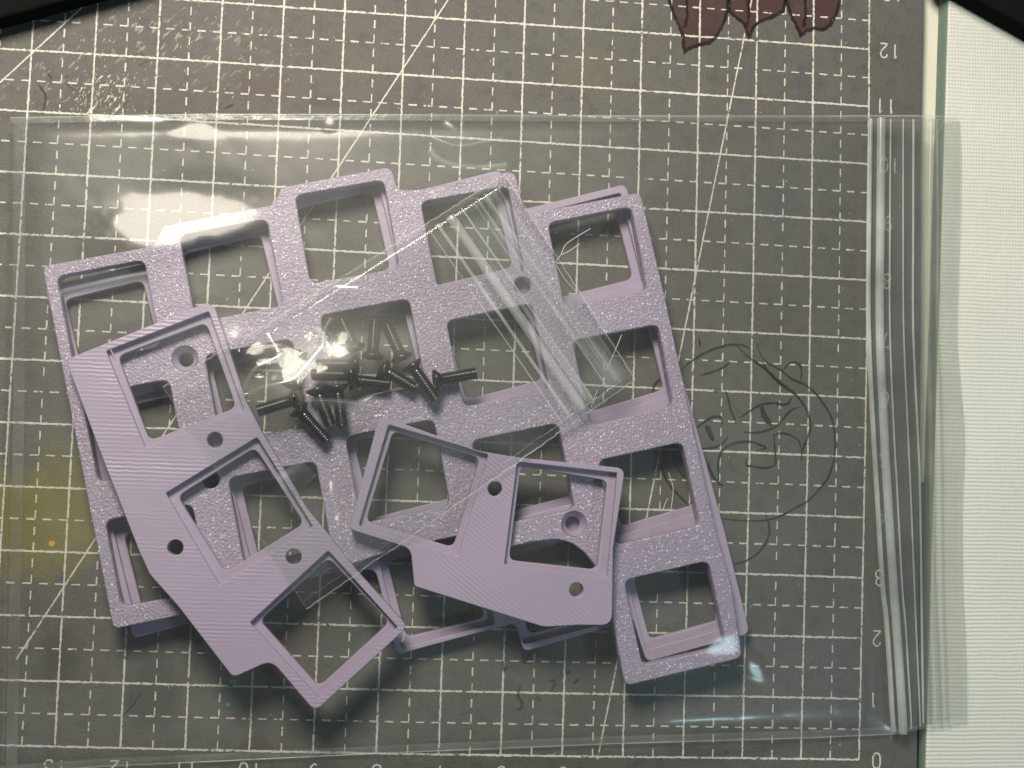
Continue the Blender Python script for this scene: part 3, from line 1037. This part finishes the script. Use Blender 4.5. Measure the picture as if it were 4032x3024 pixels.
def ribbon(name, pts, w, mat, parent, h=0.0, dz=0.0, nprof=1, zfun=None):
    """a strip along pts (x, y, z); with h a rounded ridge"""
    P = [np.array(p, float) for p in pts]
    vs_, fs = [], []
    K = nprof
    for i, p in enumerate(P):
        t = P[min(i + 1, len(P) - 1)] - P[max(i - 1, 0)]
        n = np.array([-t[1], t[0], 0]); n /= np.linalg.norm(n) + 1e-9
        for k in range(K + 1):
            q = -1 + 2 * k / K
            zz = h * math.sqrt(max(0, 1 - q * q)) if h else 0
            vs_.append(tuple(p + n * q * w / 2 + np.array([0, 0, zz + dz])))
    for i in range(len(P) - 1):
        for k in range(K):
            a = i * (K + 1) + k
            fs.append((a, a + K + 1, a + K + 2, a + 1))
    return from_data(name, vs_, fs, mat, parent, bool(h))


def along(p, q, n, F, dz, wob=0.0, seed=0):
    r = np.random.RandomState(seed)
    out = []
    d = (np.array(q) - np.array(p)); L = np.linalg.norm(d); nn = np.array([-d[1], d[0]]) / L
    for k in range(n + 1):
        c = np.array(p) + d * k / n + nn * r.uniform(-wob, wob)
        out.append((c[0], c[1], sample(F, c[0], c[1]) + dz))
    return out


EDGE = mat_film('film edge', haze=0.30, rough=0.15, ior=1.5, haze_col=(0.92, 0.92, 0.86))
ribbon('side_weld', along(A, B, 90, front_h, 0.03, 0.012, 1), 0.030, EDGE, ib, 0.02, 0, 3)
ribbon('side_weld', along(D, C, 90, front_h, 0.03, 0.012, 2), 0.026, EDGE, ib, 0.02, 0, 3)
ribbon('side_weld', along(Dn + (An - Dn) * 0.03 + (Cn - Dn) * 0.004, Cn + (Bn - Cn) * 0.03 - (Cn - Dn) * 0.004, 40, front_h, 0.033, 0.010, 5), 0.012, SEAM, ib, 0.012, 0, 2)
ribbon('bottom_fold', along(A, D, 40, front_h, 0.03, 0.004, 4), 0.015, SEAM, ib, 0.01, 0, 2)
z1, z2 = np.array(at(1768, 862, 0.70)), np.array(at(2298, 1632, 0.70))
ZIPI = mat_film('small zip track', haze=0.36, rough=0.2, ior=1.5, haze_col=(0.78, 0.82, 0.84), bump=0.3)
ribbon('zip_track', along(z1, z2, 40, front_h, 0.035, 0.002, 6), 0.155, ZIPI, ib, 0.05, 0, 6)
nn = (z2 - z1) / np.linalg.norm(z2 - z1); pp = np.array([-nn[1], nn[0]])
STK = mat_film('small zip lip', haze=0.05, rough=0.2, ior=1.40, haze_col=(0.78, 0.86, 0.88), streak=(math.atan2(nn[1], nn[0]) * -1, 0.30))
for off, wd in ((-0.24, 0.05), (-0.40, 0.02), (0.22, 0.03), (0.52, 0.016), (0.66, 0.012)):
    ribbon('zip_rib', along(z1 + pp * off, z2 + pp * off, 40, front_h, 0.036, 0.004, int(off * 100) + 200), wd, ZIPI, ib, 0.012, 0, 2)
ribbon('lip_film', along(z1 + pp * 0.5 + nn * 0.05, z2 + pp * 0.5 - nn * 0.05, 40, front_h, 0.030, 0.0, 9), 0.80, STK, ib)
ribbon('lip_edge', along(B, C, 30, front_h, 0.035, 0.003, 12), 0.02, EDGE, ib, 0.01, 0, 2)

# ------------------------------------------------------------------ big bag
OBT = [(40, 464), (800, 450), (1600, 452), (2400, 457), (3200, 457), (3436, 456)]
OBB = [(-20, 3050), (400, 3018), (850, 2998), (1600, 2962), (2400, 2929), (3200, 2905), (3530, 2890)]
topw = [np.array(at(u, v, 0.05)) for u, v in OBT]
botw = [np.array(at(u, v, 0.05)) for u, v in OBB]


def polyat(P, t):
    L = [0]
    for a, b in zip(P[:-1], P[1:]): L.append(L[-1] + np.linalg.norm(b - a))
    s_ = t * L[-1]
    for i in range(len(P) - 1):
        if s_ <= L[i + 1] or i == len(P) - 2:
            k = (s_ - L[i]) / (L[i + 1] - L[i])
            return P[i] * (1 - k) + P[i + 1] * k


bagpoly = [tuple(p) for p in topw] + [tuple(p) for p in reversed(botw)]
bmask = inside(bagpoly)
big_obs = np.where(inside(inflate(IB, 0.06)), np.maximum(front_h, support) + 0.035, support + 0.03)


def edge_dist(poly):
    d = np.full(XX.shape, 1e9)
    for i in range(len(poly)):
        a, b = np.array(poly[i]), np.array(poly[(i + 1) % len(poly)])
        ab = b - a
        t = np.clip(((XX - a[0]) * ab[0] + (YY - a[1]) * ab[1]) / (ab @ ab), 0, 1)
        d = np.minimum(d, np.hypot(XX - a[0] - t * ab[0], YY - a[1] - t * ab[1]))
    return d


# air in the bag: it stands almost level over the plates and comes down at the welds, slowly towards the zip
def seg_dist(a, b):
    a, b = np.array(a), np.array(b)
    ab = b - a
    t = np.clip(((XX - a[0]) * ab[0] + (YY - a[1]) * ab[1]) / (ab @ ab), 0, 1)
    return np.hypot(XX - a[0] - t * ab[0], YY - a[1] - t * ab[1])


def quarter(d, w):
    return 1 - (1 - np.clip(d / w, 0, 1)) ** 6


pill = quarter(seg_dist(topw[0], topw[-1]), 0.55) * quarter(seg_dist(botw[0], botw[-1]), 0.45)
pill = pill * quarter(seg_dist(topw[0], botw[0]), 1.3)
dr = seg_dist(topw[-1], botw[-1])
pill = pill * np.clip(dr / 4.2, 0, 1) ** 0.9
pillow = 0.90 * pill
big_h = relax(np.where(bmask, np.maximum(big_obs, 0.035 + pillow), 0.035), ~bmask, 260, 0.0004)
for _ in range(14):
    p = np.pad(big_h, 1, mode='edge')
    big_h = np.where(bmask, np.maximum(big_obs, (p[:-2, 1:-1] + p[2:, 1:-1] + p[1:-1, :-2] + p[1:-1, 2:]) / 4), big_h)

bag = empty('zip_bag', -7.5, 6, 0.0)
tag(bag, 'large clear zip bag holding all the lilac plates, flat on the cutting mat', 'zip bag')


LV, CV = np.array(LAMP), np.array(COOL)


def want_slope(u, v, z, light):
    """slope the film needs at pixel (u, v) to mirror a light into the lens"""
    x, y = at(u, v, z)
    P = np.array([x, y, z])
    a = light - P; a /= np.linalg.norm(a)
    b = CAMC - P; b /= np.linalg.norm(b)
    h = a + b
    return (x, y, -h[0] / h[2], -h[1] / h[2])


def facet(u, v, z, light):
    """the slope and how it turns across the glare facet"""
    x, y, sx, sy = want_slope(u, v, z, light)
    _, _, ax, ay = want_slope(u + 100, v, z, light)
    _, _, bx, by = want_slope(u, v - 100, z, light)
    k = 100 / 235.0
    return (x, y, sx, sy, (ax - sx) / k, 0.5 * ((ay - sy) + (bx - sx)) / k, (by - sy) / k)


# film facets shaped to throw lamp glare into the lens: pixel, half sizes (cm), turn, strength
FACETS = [
    (690, 870, 0.92, 0.42, 0.24, LV),
    (600, 500, 0.80, 0.10, 0.0, LV), (780, 545, 0.32, 0.16, 0.2, LV), (1150, 495, 0.5, 0.07, 0.0, LV),
    (1300, 510, 0.10, 0.12, 0.0, LV), (1760, 520, 0.12, 0.05, -0.6, LV),
    (2862, 2535, 0.30, 0.20, 0.3, CV), (2985, 2640, 0.12, 0.22, 0.8, CV),
]
FAC = [(*facet(u, v, 0.85 if v > 700 else 0.3, L), a, b, t) for (u, v, a, b, t, L) in FACETS]
nb1, nb2, nb3 = vnoise(11), vnoise(12), vnoise(13)


def zout(x, y, u, v):
    z = sample(big_h, x, y)
    e = max(0.0, min(1.0, min(u, 1 - u) * 25, min(v, 1 - v) * 20))
    z += e * (0.04 * nb1(x * 0.7, y * 0.7) + 0.016 * abs(nb2(x * 1.5 + y, y * 1.3) - 0.5) + 0.003 * nb3(x * 4.5, y * 4.5))
    for (fx, fy, sx, sy, kxx, kxy, kyy, a, b, t) in FAC:
        dx, dy = x - fx, y - fy
        c, s_ = math.cos(t), math.sin(t)
        p, q = (dx * c + dy * s_) / a, (-dx * s_ + dy * c) / b
        r2 = p * p + q * q + 0.7 * (nb2(x * 3.1, y * 3.1) - 0.5) + 0.25 * (nb3(x * 9, y * 9) - 0.5)
        w = 1.0 / (1 + math.exp((r2 - 1.7) * 2.5)) if r2 < 8 else 0.0
        if w > 0.001:
            zc = sample(big_h, fx, fy) + 0.045
            z = z * (1 - w) + (zc + sx * dx + sy * dy + 0.5 * kxx * dx * dx + kxy * dx * dy + 0.5 * kyy * dy * dy) * w
    return z + 0.01


def big_sheet(name, nu, nv, zf, mat):
    vs_, fs = [], []
    T = [polyat(topw, i / nu) for i in range(nu + 1)]
    Bt = [polyat(botw, i / nu) for i in range(nu + 1)]
    for j in range(nv + 1):
        v = j / nv
        for i in range(nu + 1):
            p = T[i] * (1 - v) + Bt[i] * v
            vs_.append((p[0], p[1], zf(p[0], p[1], i / nu, v)))
    for j in range(nv):
        for i in range(nu):
            k = j * (nu + 1) + i
            fs.append((k, k + nu + 1, k + nu + 2, k + 1))
    return from_data(name, vs_, fs, mat, bag, True)


big_sheet('front_film', 330, 230, zout, FILM)
big_sheet('back_film', 40, 30, lambda x, y, u, v: 0.020, FILMB)


def pxline(pts, z, n=None):
    out = [(*at(u, v, z), z) for u, v in pts]
    return out


ribbon('side_weld', pxline([(u, v + 10) for u, v in OBT] + [(3600, 466), (3772, 468)], 0.055), 0.10, SEAM, bag)
ribbon('side_weld', pxline([(u, v - 14) for u, v in OBB], 0.055), 0.13, SEAM, bag)
ribbon('bottom_weld', pxline([(80, 470), (78, 1000), (75, 1600), (66, 2100), (55, 2600), (45, 3050)], 0.055), 0.17, SEAM, bag)
ribbon('weld_edge', pxline([(u, v) for u, v in OBT] + [(3600, 456), (3772, 459)], 0.075), 0.022, EDGE, bag, 0.01, 0, 2)
ribbon('weld_edge', pxline([(u, v) for u, v in OBB], 0.075), 0.020, EDGE, bag, 0.01, 0, 2)
ribbon('weld_edge', pxline([(55, 470), (54, 1000), (46, 1560), (34, 1800), (22, 2400), (14, 2900), (10, 3050)], 0.075), 0.014, SEAM, bag, 0.01, 0, 2)

# zip track at the mouth of the bag, and the lip beyond it
ZL = {
    'edge': [(3427, 470), (3421, 900), (3420, 1300), (3440, 1722), (3449, 1873), (3475, 2300), (3488, 2420), (3501, 2597), (3514, 2821), (3520, 2880)],
    'bar': [(3471, 466), (3467, 900), (3465, 1300), (3483, 1722), (3493, 1900), (3518, 2300), (3528, 2430), (3540, 2600), (3554, 2821), (3556, 2890)],
    'line2': [(3507, 470), (3504, 900), (3504, 1300), (3521, 1722), (3531, 1900), (3552, 2300), (3565, 2450), (3574, 2600), (3587, 2821), (3588, 2870)],
    'line3': [(3556, 470), (3556, 900), (3558, 1300), (3576, 1722), (3584, 1900), (3600, 2300), (3606, 2450), (3613, 2600), (3622, 2821), (3623, 2860)],
    'line4': [(3597, 470), (3596, 900), (3596, 1300), (3615, 1722), (3622, 1900), (3628, 2300), (3632, 2600), (3636, 2850)],
    'line5': [(3640, 470), (3636, 900), (3634, 1300), (3645, 1722), (3650, 2000), (3656, 2300), (3662, 2600), (3668, 2850)],
    'line6': [(3668, 470), (3662, 900), (3660, 1300), (3668, 1722), (3676, 2300), (3690, 2600), (3700, 2845)],
    'line7': [(3690, 470), (3694, 900), (3692, 1300), (3706, 1722), (3712, 2300), (3722, 2600), (3730, 2842)],
    'lip': [(3776, 462), (3784, 620), (3780, 900), (3768, 1300), (3780, 1500), (3797, 1722), (3788, 2000), (3790, 2300), (3800, 2500), (3806, 2700), (3806, 2832)],
}
zz = 0.30


def dense_px(pts, z, n=5):
    return [(*at(p[0], p[1], z), z) for p in smooth_line(pts, n)]


def band(name, L1, L2, zA, zB, mat, nu=14, nv=60, wave=0.0):
    P1 = [np.array(p) for p in smooth_line(ZL[L1], 8)]
    P2 = [np.array(p) for p in smooth_line(ZL[L2], 8)]
    vs_, fs = [], []
    for j in range(nv + 1):
        a, b = polyat(P1, j / nv), polyat(P2, j / nv)
        for i in range(nu + 1):
            u = i / nu
            z = zA * (1 - u) + zB * u + wave * math.sin(u * 9 + 1.5 * math.sin(j * 0.12))
            p = a * (1 - u) + b * u
            vs_.append((*at(p[0], p[1], z), z))
    for j in range(nv):
        for i in range(nu):
            k = j * (nu + 1) + i
            fs.append((k, k + nu + 1, k + nu + 2, k + 1))
    return from_data(name, vs_, fs, mat, bag, True)


band('zip_base', 'edge', 'line5', 0.20, 0.27, ZIPDIM, 10, 60, 0.004)
band('zip_base_under', 'edge', 'line5', 0.12, 0.19, ZIPDIM, 10, 60, 0.004)
band('lip_film', 'line5', 'lip', 0.28, 0.235, LIP, 16, 60, 0.006)
ribbon('zip_rib', dense_px(ZL['edge'], 0.22), 0.085, ZIP, bag, 0.06, 0, 6)
ribbon('zip_rib', dense_px(ZL['bar'], 0.24), 0.150, ZIP, bag, 0.06, 0, 8)
ribbon('zip_rib', dense_px(ZL['line2'], 0.25), 0.030, ZIP, bag, 0.025, 0, 4)
ribbon('zip_rib', dense_px(ZL['line3'], 0.26), 0.028, ZIP, bag, 0.025, 0, 4)
ribbon('zip_rib', dense_px(ZL['line4'], 0.265), 0.040, ZIP, bag, 0.025, 0, 4)
ribbon('zip_rib', dense_px(ZL['line5'], 0.275), 0.060, ZIPDIM, bag, 0.03, 0, 4)
ribbon('lip_rib', dense_px(ZL['line6'], 0.285), 0.10, LIP, bag, 0.03, 0, 4)
ribbon('lip_rib', dense_px(ZL['line7'], 0.275), 0.05, LIP, bag, 0.02, 0, 4)
ribbon('lip_edge', dense_px(ZL['lip'], 0.245), 0.02, SEAM, bag, 0.01, 0, 2)
ribbon('lip_weld', pxline([(3530, 2882), (3600, 2868), (3700, 2852), (3806, 2832)], 0.26), 0.07, SEAM, bag)

# ------------------------------------------------------------------ black boxes added at the top corners to cast the dark shadows there
def shadow_box(name, label, pts, z0, z1):
    b = slab(name, round_poly(pts, 0.3), [], z0, z1, BLACKBOX, None, 0.05)
    tag(b, label, 'added shadow caster')


LVn = np.array(LAMP)


def shadow_from(u, v, zg, h):
    """where an edge of height h must stand for its shadow to fall on pixel (u, v)"""
    x, y = at(u, v, zg)
    P = np.array([x, y, zg]); dl = LVn - P
    t = (h - zg) / dl[2]
    q = P + dl * t
    return (q[0], q[1])


hA = 0.5
a1, a2 = shadow_from(-300, 255, 0, hA), shadow_from(640, -2, 0, hA)
shadow_box('added_shadow_box', 'black box added at the top left corner to shade the mat', [a1, a2, (a2[0] + 1.0, a2[1] + 3.5), (a1[0] + 0.5, a1[1] + 5)], 0.0, hA)
hB = CT + 0.5
b1, b2 = shadow_from(3700, -10, CT, hB), shadow_from(4400, 385, CT, hB)
shadow_box('added_shadow_box', 'black box added at the top right corner to shade the canvas', [b1, b2, (b2[0] + 2, b2[1] + 4), (b1[0] + 0.3, b1[1] + 5)], CT, hB)

# ------------------------------------------------------------------ creases in the films that catch the lamp
def film_z_in(x, y):
    return sample(front_h, x, y) + 0.06


def crease(parent, F, pts, w, h, mat, dz, zg):
    P = []
    for p in smooth_line(pts, 6):
        x, y = at(p[0], p[1], zg)
        z = sample(F, x, y) + dz
        x, y = at(p[0], p[1], z)
        P.append((x, y, z))
    ribbon('crease', P, w, mat, parent, h, 0, 6)


SHINE = mat_film('creased film', haze=0.03, rough=0.12, ior=1.9, bump=0.15)
crease(ib, front_h, [(1050, 1315), (1085, 1375), (1097, 1400), (1085, 1420), (1020, 1450), (985, 1490), (962, 1545), (975, 1560), (1030, 1535), (1140, 1510), (1180, 1480), (1250, 1400), (1272, 1370), (1280, 1310), (1310, 1255)], 0.20, 0.045, SHINE, 0.06, 0.75)
crease(ib, front_h, [(1205, 1588), (1300, 1592), (1370, 1596), (1430, 1606), (1480, 1630)], 0.20, 0.035, SHINE, 0.06, 0.75)
crease(ib, front_h, [(1290, 1150), (1330, 1145), (1410, 1150)], 0.30, 0.05, SHINE, 0.05, 0.7)
crease(ib, front_h, [(1240, 1300), (1270, 1330), (1290, 1370)], 0.30, 0.05, SHINE, 0.05, 0.7)
crease(bag, big_h, [(1118, 1912), (1165, 1880), (1212, 1836)], 0.40, 0.05, SHINE, 0.09, 1.0)
WISP = mat_film('faint film fold', haze=0.12, rough=0.3, ior=1.4, bump=0.2, haze_col=(0.75, 0.85, 0.85))
crease(bag, big_h, [(1690, 590), (1730, 630), (1790, 652), (1880, 662), (1995, 652)], 0.12, 0.02, WISP, 0.03, 0.3)
crease(bag, big_h, [(1700, 540), (1800, 575), (1900, 560), (1980, 545)], 0.06, 0.015, WISP, 0.03, 0.3)
crease(bag, big_h, [(235, 1158), (330, 1135), (450, 1105), (580, 1080)], 0.12, 0.03, WISP, 0.03, 0.6)

# ------------------------------------------------------------------ fine strings the printer left on the plates
for host, zs, pts in (
    (p1, Z1b, [(2185, 1035), (2210, 1000), (2226, 965), (2262, 938), (2325, 900)]),
    (p1, Z1b, [(2211, 1003), (2245, 986), (2282, 960)]),
    (p1, Z1b, [(2188, 1040), (2225, 1100), (2262, 1140)]),
    (p1, Z1b, [(2448, 1318), (2428, 1366), (2405, 1420), (2388, 1455)]),
    (p1, Z1b, [(2328, 1602), (2342, 1565), (2352, 1535)]),
    (p1, Z1b, [(2632, 1860), (2650, 1915), (2648, 1960), (2641, 2012)]),
    (p1, Z1b, [(2612, 2005), (2620, 1980), (2630, 1962)]),
    (pt, ZTb, [(425, 1338), (432, 1365), (446, 1398)]),
    (pt, ZTb, [(1592, 2488), (1590, 2510), (1584, 2528)]),
):
    ribbon('plastic_string', [(*at(p[0], p[1], zs - 0.02), zs - 0.02) for p in smooth_line(pts, 5)], 0.010, THREAD, host, 0.005, 0, 2)
